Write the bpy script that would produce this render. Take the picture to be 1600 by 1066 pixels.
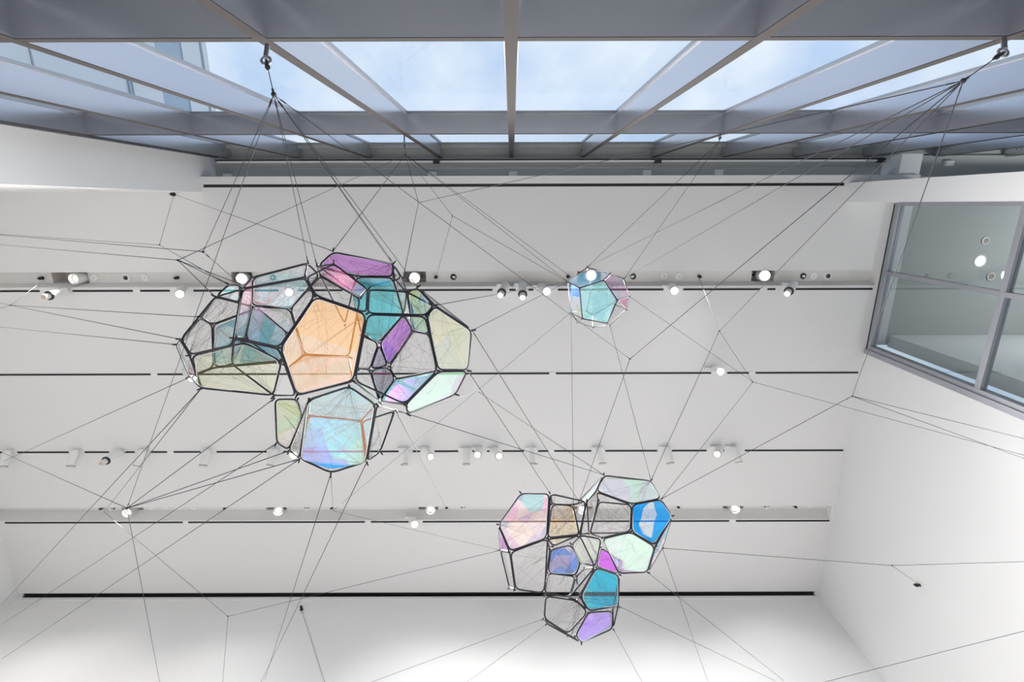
import bpy, math, random
from mathutils import Vector, Matrix, Quaternion
random.seed(7)
for o in list(bpy.data.objects): bpy.data.objects.remove(o)
scn = bpy.context.scene; COL = scn.collection
CZ = 1.6; H = 8.0 + CZ
# ---------------- camera
TILT = math.atan(213/770.0)
cam = bpy.data.objects.new('camera', bpy.data.cameras.new('camera')); COL.objects.link(cam)
cam.data.sensor_width = 36; cam.data.lens = 770/1600*36; cam.data.clip_start = .05; cam.data.clip_end = 500
fw = Vector((0, math.sin(TILT), math.cos(TILT))); up = Vector((0, -math.cos(TILT), math.sin(TILT))); rt = Vector((1, 0, 0))
M = Matrix((rt, up, -fw)).transposed()
cam.matrix_world = Matrix.Translation((0, 0, CZ)) @ (M @ Matrix.Rotation(math.radians(-0.15), 3, 'Z')).to_4x4()
scn.camera = cam
scn.view_settings.view_transform = 'Standard'; scn.view_settings.look = 'None'
scn.view_settings.exposure = 0.0; scn.view_settings.gamma = 1.0; scn.view_settings.use_curve_mapping = False
scn.cycles.max_bounces = 10; scn.cycles.diffuse_bounces = 5; scn.cycles.glossy_bounces = 4
scn.cycles.transparent_max_bounces = 40; scn.cycles.use_denoising = True
scn.cycles.sample_clamp_indirect = 6; scn.cycles.caustics_reflective = False; scn.cycles.caustics_refractive = False
# ---------------- sky
wd = bpy.data.worlds.new('sky'); scn.world = wd; wd.use_nodes = True
nt = wd.node_tree; nt.nodes.clear()
wo = nt.nodes.new('ShaderNodeOutputWorld'); bg = nt.nodes.new('ShaderNodeBackground')
tc = nt.nodes.new('ShaderNodeTexCoord'); mp = nt.nodes.new('ShaderNodeMapping'); mp.inputs['Scale'].default_value = (2.2, 2.2, 3.0)
nz = nt.nodes.new('ShaderNodeTexNoise'); nz.inputs['Scale'].default_value = 2.4; nz.inputs['Detail'].default_value = 7; nz.inputs['Roughness'].default_value = .55
cr = nt.nodes.new('ShaderNodeValToRGB')
cr.color_ramp.elements[0].position = .36; cr.color_ramp.elements[0].color = (.50, .65, .90, 1)
cr.color_ramp.elements[1].position = .70; cr.color_ramp.elements[1].color = (.84, .90, 1.0, 1)
nt.links.new(tc.outputs['Generated'], mp.inputs['Vector']); nt.links.new(mp.outputs[0], nz.inputs['Vector'])
nt.links.new(nz.outputs['Fac'], cr.inputs[0]); nt.links.new(cr.outputs[0], bg.inputs[0]); nt.links.new(bg.outputs[0], wo.inputs[0])
bg.inputs[1].default_value = SKY = 1.15
LAMP_W = 285.0

BIG_V = {'L10': (-1.859, 0.713, 4.575),
 'L15': (-1.458, 0.717, 4.189),
 'L16': (-1.287, 0.843, 4.232),
 'L3': (-1.66, 0.49, 4.322),
 'L4': (-1.859, 0.641, 4.472),
 'L5': (-1.798, 0.698, 4.177),
 'L6': (-1.9, 0.758, 4.282),
 'L7': (-1.839, 0.944, 4.255),
 'L8': (-1.686, 0.957, 4.107),
 'L9': (-1.71, 0.768, 4.104),
 'La': (-1.576, 0.614, 4.609),
 'Lb': (-1.768, 0.928, 4.381),
 'Lq': (-1.443, 0.699, 4.051),
 'Lt1': (-1.621, 0.434, 4.402),
 'Lt2': (-1.597, 0.447, 4.484),
 'Lt3': (-1.624, 0.564, 4.496),
 'b1': (-1.33, 1.041, 4.171),
 'b10': (-1.246, 1.205, 4.303),
 'b11': (-1.24, 1.229, 4.358),
 'b12': (-0.918, 1.273, 4.373),
 'b13': (-0.698, 1.181, 4.327),
 'b14': (-0.755, 1.366, 4.159),
 'b15': (-1.25, 1.087, 4.283),
 'b2': (-1.328, 1.291, 4.12),
 'b3': (-1.294, 1.37, 4.179),
 'b4': (-1.157, 1.33, 4.011),
 'b5': (-0.982, 1.401, 3.979),
 'b6': (-0.801, 1.364, 4.037),
 'b7': (-0.725, 1.028, 4.051),
 'b8': (-0.83, 0.887, 3.957),
 'b9': (-1.079, 0.992, 4.04),
 'i1': (-1.307, 0.906, 4.563),
 'i2': (-0.969, 0.874, 4.406),
 'i3': (-1.333, 0.94, 4.384),
 'm1': (-1.534, 0.409, 4.511),
 'm10': (-1.479, 0.679, 4.129),
 'm11': (-1.547, 0.843, 4.183),
 'm12': (-1.261, 0.973, 4.036),
 'm15': (-0.798, 0.859, 3.944),
 'm16': (-0.727, 0.525, 4.019),
 'm17': (-0.773, 0.437, 4.234),
 'm18': (-0.871, 0.517, 4.402),
 'm19': (-0.989, 0.311, 4.354),
 'm2': (-1.197, 0.326, 4.513),
 'm3': (-1.065, 0.359, 4.14),
 'm4': (-1.482, 0.441, 4.289),
 'm5': (-1.591, 0.592, 4.558),
 'm6': (-1.405, 0.629, 4.668),
 'm7': (-0.974, 0.433, 4.013),
 'm8': (-1.558, 0.748, 4.374),
 'm9': (-1.149, 0.679, 3.935),
 'mO': (-1.079, 0.92, 3.906),
 'n1': (-1.157, 0.409, 4.575),
 'n2': (-1.155, 0.347, 4.535),
 'n9': (-1.327, 0.727, 4.427),
 'u1': (-1.069, 0.265, 4.585),
 'u10': (-0.673, 0.44, 4.637),
 'u2': (-0.718, 0.342, 4.608),
 'u3': (-0.703, 0.412, 4.52),
 'u4': (-0.926, 0.411, 4.539),
 'u5': (-0.982, 0.513, 4.595),
 'u6': (-1.083, 0.751, 4.708),
 'u7': (-0.932, 0.771, 4.54),
 'u8': (-0.832, 0.833, 4.573),
 'u9': (-0.637, 0.626, 4.454),
 'v1': (-0.587, 0.466, 4.325),
 'v10': (-0.705, 1.019, 4.417),
 'v11': (-0.774, 1.107, 4.278),
 'v12': (-0.39, 0.842, 4.058),
 'v13': (-0.561, 1.007, 3.992),
 'v14': (-0.565, 1.086, 4.058),
 'v15': (-0.322, 1.046, 4.238),
 'v16': (-0.877, 0.89, 4.239),
 'v2': (-0.566, 0.695, 4.342),
 'v3': (-0.512, 0.43, 4.258),
 'v4': (-0.411, 0.514, 4.168),
 'v5': (-0.449, 0.559, 4.12),
 'v6': (-0.451, 0.678, 4.203),
 'v7': (-0.224, 0.682, 4.292),
 'v8': (-0.246, 0.891, 4.203),
 'v8b': (-0.758, 0.956, 4.475),
 'v9': (-0.861, 0.961, 4.428)}
BIG_F = [('L', 'L5 L9 Lq m4 L3', None), ('L', 'L3 L4 L10 La Lt3', None), ('L', 'L6 L4 L10 Lb L7', None), ('L', 'L10 La n9 L16 Lb', 'teal'), ('L', 'L9 L15 L16 m12 L8', 'lime'), ('L', 'L6 L5 L9 L8 L7', 'rose'),
 ('L', 'Lt1 Lt2 Lt3 L3', 'icy'), ('L', 'Lb L16 m12 L8 L7', None), ('C', 'm1 m2 m3 m4', None), ('C', 'm4 m1 m5 m8 m10', 'lilacpale'), ('C', 'm1 m5 m6 n1 m2', 'icy'), ('C', 'm4 m3 m7 m9 m10', None), ('C', 'm10 m9 mO m12 m11', None),
 ('C', 'm10 m8 m11', 'lilac'), ('C', 'm9 m7 m16 m15 mO', 'orange'), ('C', 'i3 i1 i2 m15 mO', 'mint2'), ('C', 'n2 m19 m17 m18 n1', 'pink'), ('C', 'm3 m19 m17 m16 m7', None), ('C', 'm6 n1 m18 i2 i1', None),
 ('C', 'm5 m6 i1 i3 m8', 'lilacpale'), ('U', 'u1 u2 u3 u4 n2', 'magenta'), ('U', 'u4 u3 u9 u8 u7 u5', 'cyan'), ('U', 'u1 u2 u10 u5 n2', None), ('U', 'n2 u4 u5 u6 n1', None), ('U', 'u2 u10 v1 u9 u3', None),
 ('V', 'm17 v1 v4 v5 m16', None), ('V', 'm16 v5 v12 v13 m15', None), ('V', 'v1 v3 v4 v5 v6 v2', 'blue'), ('V', 'v4 v7 v8 v12 v5', 'yellow'), ('V', 'v12 v8 v15 v14 v13', 'mint'), ('V', 'v3 v7 v4', 'silver'),
 ('V', 'v2 v6 v12 v10 v8b', None), ('V', 'u9 v2 v8b u8', 'purple'), ('V', 'u8 v8b v9', 'limepale'), ('V', 'v9 v8b v10 v11', 'pinkdeep'), ('V', 'v10 v12 v13 v11', 'lilacteal'), ('V', 'u7 u8 v9 v16', None),
 ('V', 'v16 v9 v11 m15', None), ('V', 'u3 v1 v2 u9', 'rose'), ('B', 'b9 b8 b7 b6 b5 b4', 'bluegrey'), ('B', 'b11 b12 b6 b5 b4', 'cyanblue'), ('B', 'b1 b15 b10 b3 b2', 'green'), ('B', 'b7 b13 b14 b6', None),
 ('B', 'b10 b9 b4 b3', None), ('B', 'b8 b7 b12 b11 b9', None), ('B', 'b12 b13 b14 b6', None)]
TRIO_V = {'p1': (0.079, 2.612, 5.689),
 'p10': (0.375, 2.793, 5.766),
 'p11': (0.707, 2.732, 5.728),
 'p13': (0.288, 3.445, 5.345),
 'p14': (0.024, 3.41, 5.353),
 'p15': (-0.031, 3.572, 5.554),
 'p16': (0.356, 3.139, 5.56),
 'p17': (0.569, 3.169, 5.673),
 'p18': (0.666, 3.366, 5.645),
 'p19': (0.621, 3.513, 5.643),
 'p2': (0.35, 2.598, 5.657),
 'p20': (0.34, 3.431, 5.598),
 'p21': (0.53, 3.53, 5.383),
 'p22': (0.779, 3.276, 5.486),
 'p3': (0.316, 2.951, 5.472),
 'p4': (-0.024, 3.057, 5.421),
 'p5': (-0.133, 2.878, 5.575),
 'p6': (-0.121, 3.294, 5.745),
 'p7': (0.592, 2.803, 5.771),
 'p8': (0.636, 2.993, 5.574),
 'p9': (0.372, 3.049, 5.483),
 'q1': (0.89, 2.543, 5.885),
 'q10': (1.499, 2.819, 5.615),
 'q11': (1.298, 2.999, 5.422),
 'q12': (1.265, 3.325, 5.47),
 'q13': (1.009, 3.404, 5.543),
 'q14': (0.874, 3.273, 5.76),
 'q15': (1.056, 3.407, 5.741),
 'q16': (1.448, 3.206, 5.658),
 'q17': (0.717, 2.753, 5.749),
 'q18': (0.665, 2.868, 5.933),
 'q19': (0.982, 2.968, 5.569),
 'q2': (1.339, 2.571, 5.829),
 'q3': (1.383, 2.637, 5.618),
 'q4': (1.08, 2.614, 5.501),
 'q5': (0.794, 2.627, 5.727),
 'q6': (0.833, 2.765, 5.778),
 'q7': (1.068, 2.85, 5.43),
 'q8': (0.843, 3.032, 5.579),
 'q9': (0.759, 3.142, 5.791),
 's1': (1.001, 3.344, 5.466),
 's10': (0.585, 3.518, 5.347),
 's11': (0.512, 3.846, 5.282),
 's12': (0.29, 3.762, 5.38),
 's13': (0.332, 3.941, 5.498),
 's14': (0.698, 3.418, 5.637),
 's2': (0.987, 3.618, 5.378),
 's3': (0.694, 3.606, 5.297),
 's4': (0.627, 3.52, 5.396),
 's5': (0.949, 3.74, 5.451),
 's6': (0.966, 3.932, 5.424),
 's7': (0.644, 3.961, 5.299),
 's8': (0.575, 3.843, 5.265),
 's9': (0.307, 3.543, 5.428)}
TRIO_F = [('P', 'p1 p2 p3 p4 p5', 'iris'), ('P', 'p10 p7 p8 p9 p3', 'orange2'), ('P', 'p2 p11 p7 p10', None), ('P', 'p5 p4 p6', 'mint'), ('P', 'p4 p3 p16 p13 p14', None), ('P', 'p6 p4 p14 p15', None),
 ('P', 'p16 p17 p18 p19 p20', 'violet'), ('P', 'p20 p19 p21 p13', None), ('P', 'p2 p11 p8 p3', None), ('P', 'p3 p8 p22 p21 p13', None), ('P', 'p11 q17 q9 p8', None), ('Q', 'q1 q2 q3 q4 q5', 'mintlilac'),
 ('Q', 'q5 q4 q7 q8 q9 q6', None), ('Q', 'q4 q3 q10 q11 q7', 'azure'), ('Q', 'q8 q7 q11 q12 q13', 'mint'), ('Q', 'q14 q15 q13 p22', 'magenta2'), ('Q', 'q10 q16 q12 q11', 'iris'), ('Q', 'q1 q5 q17 q18', 'icy'),
 ('Q', 'p8 q8 p22 p18 p17', 'limepale'), ('Q', 'q6 q4 q7 q19 q9', None), ('S', 'p22 s1 s2 s3 s4', 'azure2'), ('S', 's3 s5 s6 s7 s8', 'violet2'), ('S', 's9 s10 s3 s11 s12', None), ('S', 's12 s11 s7 s13', None),
 ('S', 's14 p22 s4 p19', None), ('S', 's1 s2 s6 s5', None), ('S', 'p21 p19 s4 s3 s10', None)]
SMALL_V = {'f1': (0.77, 0.913, 7.161),
 'f2': (1.05, 0.835, 7.205),
 'f3': (1.2, 1.05, 7.127),
 'f4': (1.099, 1.32, 7.13),
 'f5': (0.806, 1.263, 7.109),
 'g2': (1.163, 0.792, 7.426),
 'h1': (1.015, 1.044, 7.833),
 'h2': (1.227, 1.018, 7.778),
 'h3': (1.269, 1.205, 7.729),
 'h4': (1.029, 1.358, 7.705),
 'h5': (0.946, 1.305, 7.73),
 't1': (0.92, 0.736, 7.639),
 't2': (1.352, 0.857, 7.509),
 't3': (1.396, 1.053, 7.392),
 't4': (1.38, 1.224, 7.426),
 't5': (1.155, 1.373, 7.256),
 't6': (0.988, 1.437, 7.418),
 't7': (0.783, 1.354, 7.3),
 't8': (0.715, 1.256, 7.438),
 't9': (0.665, 0.882, 7.413)}
SMALL_F = [('T', 'f1 f2 f3 f4 f5', 'teal2'), ('T', 'h1 h2 h3 h4 h5', None), ('T', 't9 f1 f5 t8', 'azure3'), ('T', 't9 t1 g2 f2 f1', 'icy'), ('T', 'g2 t2 t3 f3 f2', 'pink'), ('T', 't3 t4 f3', 'pinkdeep'), ('T', 'f3 t4 t5 f4', None),
 ('T', 'f4 t5 t6 t7 f5', 'rose'), ('T', 'f5 t7 t8', None), ('T', 't1 g2 t2 h2 h1', None), ('T', 't2 h2 h3 t4 t3', None), ('T', 'h3 h4 t6 t5 t4', None), ('T', 'h4 h5 t8 t7 t6', None), ('T', 'h5 h1 t1 t9 t8', None)]
CABLE_NETS = [('dark steel cables fanning down from the knot under the large left hook',
  [((-1.01, -0.454, 3.9), (-1.197, 0.326, 4.513)), ((-1.01, -0.454, 3.9), (-1.155, 0.347, 4.535)), ((-1.01, -0.454, 3.9), (-0.718, 0.342, 4.608)), ((-1.01, -0.454, 3.9), (-0.673, 0.44, 4.637)),
   ((-1.01, -0.454, 3.9), (-0.512, 0.43, 4.258)), ((-1.01, -0.454, 3.9), (1.053, 1.331, 5.8)), ((-1.01, -0.454, 3.9), (-2.685, 2.031, 4.6)), ((-1.01, -0.454, 3.9), (-1.856, 0.268, 4.6))],
  [(-1.01, -0.454, 3.9)]),
 ('fine cables fanning left and down from the knot under the right hook',
  [((1.952, -0.511, 3.95), (0.92, 0.736, 7.639)), ((1.952, -0.511, 3.95), (1.352, 0.857, 7.509)), ((1.952, -0.511, 3.95), (1.053, 1.331, 5.8)), ((1.952, -0.511, 3.95), (2.171, 1.28, 6.6)),
   ((1.952, -0.511, 3.95), (2.956, 1.612, 5.6)), ((1.952, -0.511, 3.95), (-0.91, -0.022, 6.6))],
  [(1.952, -0.511, 3.95)]),
 ('thin wires spreading from the small hook on the left of the second transom',
  [((-1.122, -0.513, 7.15), (-0.91, -0.022, 6.6)), ((-1.122, -0.513, 7.15), (-0.757, 0.136, 8.1)), ((-1.122, -0.513, 7.15), (-1.069, 0.265, 4.585)), ((-1.122, -0.513, 7.15), (-2.217, 0.35, 4.9)),
   ((-1.122, -0.513, 7.15), (0.665, 0.882, 7.413)), ((-1.122, -0.513, 7.15), (0.739, 0.863, 7.592))],
  [(-1.122, -0.513, 7.15)]),
 ('pair of thin wires from the small hook on the right of the second transom', [((2.182, -0.628, 7.15), (0.92, 0.736, 7.639)), ((2.182, -0.628, 7.15), (1.352, 0.857, 7.509))], [(2.182, -0.628, 7.15)]),
 ('wires meeting at the knot just above the left end of the large sculpture', [((-1.856, 0.268, 4.6), (-1.597, 0.447, 4.484)), ((-1.856, 0.268, 4.6), (-8.138, 0.442, 9.6))], [(-1.856, 0.268, 4.6)]),
 ('wires meeting at a knot left of the large sculpture, below the left ceiling edge',
  [((-2.217, 0.35, 4.9), (-1.66, 0.49, 4.322)), ((-2.217, 0.35, 4.9), (-1.621, 0.434, 4.402)), ((-2.217, 0.35, 4.9), (-1.597, 0.447, 4.484)), ((-2.217, 0.35, 4.9), (-8.179, 0.592, 9.6))], [(-2.217, 0.35, 4.9)]),
 ('wires from the bracket at the ceiling edge on the left',
  [((-5.252, -0.169, 9.6), (-4.22, 0.454, 7.6)), ((-4.22, 0.454, 7.6), (-8.135, 0.432, 9.6)), ((-4.22, 0.454, 7.6), (-1.621, 0.434, 4.402)), ((-5.252, -0.169, 9.6), (-1.069, 0.265, 4.585))], [(-4.22, 0.454, 7.6)]),
 ('wires meeting at a knot by the far left spotlight of the upper track',
  [((-7.765, 1.193, 9.73), (-5.686, 1.085, 7.1)), ((-5.686, 1.085, 7.1), (-1.798, 0.698, 4.177)), ((-5.686, 1.085, 7.1), (-1.859, 0.641, 4.472)), ((-5.686, 1.085, 7.1), (-8.464, 1.632, 9.6)),
   ((-5.686, 1.085, 7.1), (-8.438, 1.536, 9.6))],
  [(-5.686, 1.085, 7.1)]),
 ('single wire running left from the leftmost corner of the large sculpture', [((-1.9, 0.758, 4.282), (-8.551, 1.948, 9.6))], []),
 ('three wires running down and left from the lower left corner of the large sculpture',
  [((-1.839, 0.944, 4.255), (-9.243, 4.469, 9.6)), ((-1.686, 0.957, 4.107), (-9.68, 7.276, 9.267)), ((-1.686, 0.957, 4.107), (-7.73, 5.587, 9.73))], []),
 ('wires meeting at the knot in front of the lower left recess',
  [((-2.685, 2.031, 4.6), (-9.184, 4.252, 9.6)), ((-2.685, 2.031, 4.6), (-5.666, 7.4, 7.76)), ((-2.685, 2.031, 4.6), (-1.33, 1.041, 4.171)), ((-2.685, 2.031, 4.6), (-1.157, 1.33, 4.011)),
   ((-2.685, 2.031, 4.6), (-1.294, 1.37, 4.179))],
  [(-2.685, 2.031, 4.6)]),
 ('two wires running down and left from the bottom of the large sculpture', [((-1.328, 1.291, 4.12), (-9.377, 7.4, 8.931)), ((-1.157, 1.33, 4.011), (-8.66, 7.4, 8.216))], []),
 ('pair of near parallel wires dropping from the lowest point of the large sculpture', [((-0.982, 1.401, 3.979), (-4.016, 7.4, 7.831)), ((-0.801, 1.364, 4.037), (-4.056, 7.4, 7.786))], []),
 ('thin wires meeting at a knot low on the left part of the end wall', [((-7.73, 5.587, 9.73), (-3.544, 4.93, 6.6)), ((-3.544, 4.93, 6.6), (-0.121, 3.294, 5.745)), ((-3.544, 4.93, 6.6), (-4.661, 7.4, 7.762))],
  [(-3.544, 4.93, 6.6)]),
 ('single thin wire dropping from the bracket on the end wall', [((-4.009, 7.4, 9.261), (-3.019, 7.4, 7.767))], []),
 ('thin wires meeting at the eye bolt in the middle of the lower recess', [((-3.394, 5.574, 9.73), (0.715, 1.256, 7.438)), ((-3.394, 5.574, 9.73), (-0.121, 3.294, 5.745)), ((-3.394, 5.574, 9.73), (-0.982, 1.401, 3.979))], []),
 ('wires spreading right and down from the underside of the large sculpture', [((-0.698, 1.181, 4.327), (-1.237, 5.54, 9.73)), ((-0.698, 1.181, 4.327), (0.89, 2.543, 5.885)), ((-0.565, 1.086, 4.058), (-0.366, 1.953, 6.6))], []),
 ('wires from the right side of the large sculpture to the two others',
  [((-0.224, 0.682, 4.292), (0.665, 0.882, 7.413)), ((-0.224, 0.682, 4.292), (0.665, 2.868, 5.933)), ((-0.246, 0.891, 4.203), (0.35, 2.598, 5.657)), ((-0.411, 0.514, 4.168), (0.665, 0.882, 7.413))], []),
 ('thin wires meeting at a knot right of the large sculpture', [((-0.366, 1.953, 6.6), (-0.246, 0.891, 4.203)), ((-0.366, 1.953, 6.6), (0.89, 2.543, 5.885))], [(-0.366, 1.953, 6.6)]),
 ('wires meeting at the knot below the small sculpture', [((1.053, 1.331, 5.8), (0.652, 2.824, 5.845))], [(1.053, 1.331, 5.8)]),
 ('thin wires dropping from the underside of the small sculpture', [((0.715, 1.256, 7.438), (0.592, 2.803, 5.771)), ((1.155, 1.373, 7.256), (1.339, 2.571, 5.829))], []),
 ('thin wires meeting at a knot in front of the upper ceiling panel', [((-0.757, 0.136, 8.1), (-1.251, 1.155, 9.73)), ((-0.757, 0.136, 8.1), (0.665, 0.882, 7.413)), ((-0.91, -0.022, 6.6), (-0.673, 0.44, 4.637))],
  [(-0.757, 0.136, 8.1)]),
 ('wires meeting at a knot between the two upper right lamps',
  [((3.097, 1.165, 9.73), (2.171, 1.28, 6.6)), ((2.171, 1.28, 6.6), (1.339, 2.571, 5.829)), ((2.171, 1.28, 6.6), (3.114, 2.218, 7.6)), ((3.097, 1.165, 9.73), (3.113, 5.499, 9.73))], [(2.171, 1.28, 6.6)]),
 ('wires meeting at a knot below the lamp on the second track', [((3.114, 2.218, 7.6), (1.383, 2.637, 5.618)), ((3.114, 2.218, 7.6), (1.396, 1.053, 7.392)), ((3.114, 2.218, 7.6), (6.0, 2.846, 6.801))], [(3.114, 2.218, 7.6)]),
 ('wires meeting at the knot in front of the right corner of the ceiling', [((2.956, 1.612, 5.6), (1.383, 2.637, 5.618)), ((2.956, 1.612, 5.6), (6.0, 2.882, 6.791)), ((2.956, 1.612, 5.6), (6.0, 2.658, 6.854))],
  [(2.956, 1.612, 5.6)]),
 ('wires meeting at the knot near the bracket on the right wall', [((4.116, 3.784, 6.1), (1.448, 3.206, 5.658)), ((4.116, 3.784, 6.1), (6.0, 5.414, 7.628)), ((4.116, 3.784, 6.1), (6.0, 4.043, 6.467))], [(4.116, 3.784, 6.1)]),
 ('thin wires running down from the right side of the lower sculpture', [((1.265, 3.325, 5.47), (4.364, 7.4, 7.788)), ((1.448, 3.206, 5.658), (3.136, 7.4, 7.784)), ((0.987, 3.618, 5.378), (4.22, 7.4, 7.787))], []),
 ('thin wires running down and left from the bottom left of the lower sculpture', [((0.29, 3.762, 5.38), (-2.3, 7.4, 7.769)), ((0.332, 3.941, 5.498), (-0.737, 7.4, 7.773)), ((0.966, 3.932, 5.424), (2.074, 7.4, 7.781))], []),
 ('single thin wire crossing the lower right corner where two walls meet', [((3.573, 5.92, 6.429), (5.82, 4.528, 6.01))], [])]
HOOKS = [((-1.114, -0.704, 4.1), (-1.079, -0.593, 4.02), (-1.01, -0.454, 3.9), 1.0, 'large dark hook and shackle on the lowest beam, left of the middle mullion'),
 ((2.245, -0.722, 4.1), (2.171, -0.624, 4.04), (1.952, -0.511, 3.95), 1.0, 'large dark hook and shackle on the lowest beam at the right edge'),
 ((-1.151, -0.722, 7.26), (-1.135, -0.6, 7.2), (-1.122, -0.513, 7.15), 0.75, 'small hook under the second beam, left of the middle mullion'),
 ((2.237, -0.743, 7.26), (2.204, -0.665, 7.2), (2.182, -0.628, 7.15), 0.75, 'small hook under the second beam, right of the middle mullion')]
SPOTS = [((-7.248, 1.335, 9.5), (-0.0, 0.07, -0.998), 'snoot', 'spotlight on the upper track, tilted to the left with a black ring, unlit'),
 ((-5.339, 1.309, 9.5), (0.477, 0.066, -0.877), 'bright', 'spotlight on the upper track, blazing towards the viewer, left of the large sculpture'),
 ((-3.598, 1.284, 9.5), (0.393, 0.061, -0.917), 'bright', 'spotlight on the upper track, blazing behind the large sculpture'),
 ((-0.106, 1.264, 9.5), (-0.196, 0.242, -0.95), 'snootlit', 'spotlight on the upper track, black ringed, left of a pair by the large sculpture'),
 ((0.173, 1.253, 9.5), (-0.016, 0.379, -0.925), 'snootlit', 'spotlight on the upper track, black ringed, right of a pair by the large sculpture'),
 ((0.473, 1.283, 9.5), (0.205, 0.05, -0.977), 'bright', 'spotlight on the upper track, lit, just left of the small sculpture'),
 ((2.581, 1.288, 9.5), (-0.175, 0.022, -0.984), 'bright', 'spotlight on the upper track, blazing towards the viewer, right of the small sculpture'),
 ((4.539, 1.252, 9.5), (-0.622, 0.282, -0.731), 'snootlit', 'spotlight on the upper track, with a black ring, last before the right wall'),
 ((-5.502, 2.729, 9.5), (0.697, 0.044, -0.716), 'bright', 'lit white spotlight on the second track, behind the lower left of the large sculpture'),
 ((3.422, 2.704, 9.5), (-0.109, -0.245, -0.964), 'bright', 'lit white spotlight alone on the right of the second track'),
 ((-8.962, 4.224, 9.5), (0.106, 0.772, -0.626), 'down', 'first white spotlight on the long third track, pointing down'),
 ((-7.758, 4.22, 9.5), (0.068, 0.763, -0.643), 'down', 'second white spotlight on the long third track, pointing down'),
 ((-6.988, 4.23, 9.5), (-0.031, 0.006, -0.999), 'snoot', 'third white spotlight on the long third track, tilted left with a black ring'),
 ((-6.554, 4.217, 9.5), (-0.163, 0.791, -0.59), 'down', 'fourth white spotlight on the long third track, pointing down'),
 ((-5.419, 4.213, 9.5), (0.008, 0.757, -0.654), 'down', 'fifth white spotlight on the long third track, pointing down'),
 ((-4.216, 4.21, 9.5), (-0.112, 0.775, -0.622), 'down', 'sixth white spotlight on the long third track, pointing down'),
 ((-3.896, 4.196, 9.5), (0.455, -0.207, -0.866), 'bright', 'seventh white spotlight on the long third track, blazing beside the bottom of the large sculpture'),
 ((-1.912, 4.203, 9.5), (0.092, 0.766, -0.636), 'down', 'eighth white spotlight on the long third track, pointing down'),
 ((-1.538, 4.202, 9.5), (0.418, -0.13, -0.899), 'lit', 'ninth white spotlight on the long third track, lit and turned to the viewer'),
 ((-0.812, 4.2, 9.5), (0.042, 0.757, -0.652), 'down', 'tenth white spotlight on the long third track, pointing down'),
 ((-0.596, 4.187, 9.5), (0.012, -0.232, -0.973), 'lit', 'eleventh white spotlight on the long third track, lit and turned to the viewer'),
 ((-0.313, 4.199, 9.5), (0.264, -0.187, -0.946), 'lit', 'twelfth white spotlight on the long third track, lit and turned to the viewer'),
 ((0.368, 4.197, 9.5), (0.028, 0.756, -0.654), 'down', 'thirteenth white spotlight on the long third track, pointing down'),
 ((1.559, 4.193, 9.5), (0.104, 0.769, -0.631), 'down', 'fourteenth white spotlight on the long third track, pointing down'),
 ((2.749, 4.19, 9.5), (0.09, 0.764, -0.638), 'down', 'fifteenth white spotlight on the long third track, pointing down'),
 ((3.677, 4.174, 9.5), (-0.504, -0.133, -0.853), 'lit', 'sixteenth white spotlight on the long third track, lit and turned to the viewer'),
 ((3.938, 4.174, 9.5), (0.157, 0.822, -0.547), 'down', 'seventeenth white spotlight on the long third track, pointing down'),
 ((-1.86, 5.602, 9.5), (0.342, -0.317, -0.885), 'bright', 'blazing white spotlight alone on the lowest track'),
 ((-7.106, 1.15, 9.88), (-0.029, -0.026, -0.999), 'niche0', 'recessed spotlight in the leftmost square niche of the upper recess, swung left'),
 ((-4.469, 1.15, 9.86), (0.298, -0.019, -0.954), 'niche1', 'bright recessed spotlight in the niche above the left part of the large sculpture'),
 ((-1.61, 1.15, 9.86), (0.121, -0.045, -0.992), 'niche1', 'bright recessed spotlight in the niche at the right shoulder of the large sculpture'),
 ((1.28, 1.15, 9.86), (0.003, -0.151, -0.989), 'niche1', 'bright recessed spotlight in the niche behind the small sculpture'),
 ((4.158, 1.15, 9.86), (-0.215, -0.111, -0.97), 'niche1', 'bright recessed spotlight in the rightmost niche of the upper recess'),
 ((-7.19, 5.55, 9.88), (0.061, -0.142, -0.988), 'niche0', 'recessed spotlight in the leftmost niche of the lower recess'),
 ((-4.468, 5.55, 9.88), (0.353, -0.191, -0.916), 'niche0', 'recessed spotlight in the second niche of the lower recess, below the large sculpture'),
 ((-1.595, 5.55, 9.88), (0.245, -0.264, -0.933), 'niche0', 'recessed spotlight in the middle niche of the lower recess'),
 ((1.332, 5.55, 9.88), (-0.13, -0.265, -0.955), 'niche0', 'recessed spotlight seen through the lower sculpture'),
 ((4.178, 5.55, 9.88), (-0.122, -0.285, -0.951), 'niche0', 'recessed spotlight in the rightmost niche of the lower recess')]
NICHES = [(-7.622, -7.006, 1), (-4.649, -4.289, 1), (-1.806, -1.413, 1), (1.079, 1.482, 1), (3.962, 4.354, 1), (-7.403, -6.977, 2), (-4.668, -4.267, 2), (-1.789, -1.4, 2), (1.138, 1.526, 2), (3.978, 4.378, 2)]
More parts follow.
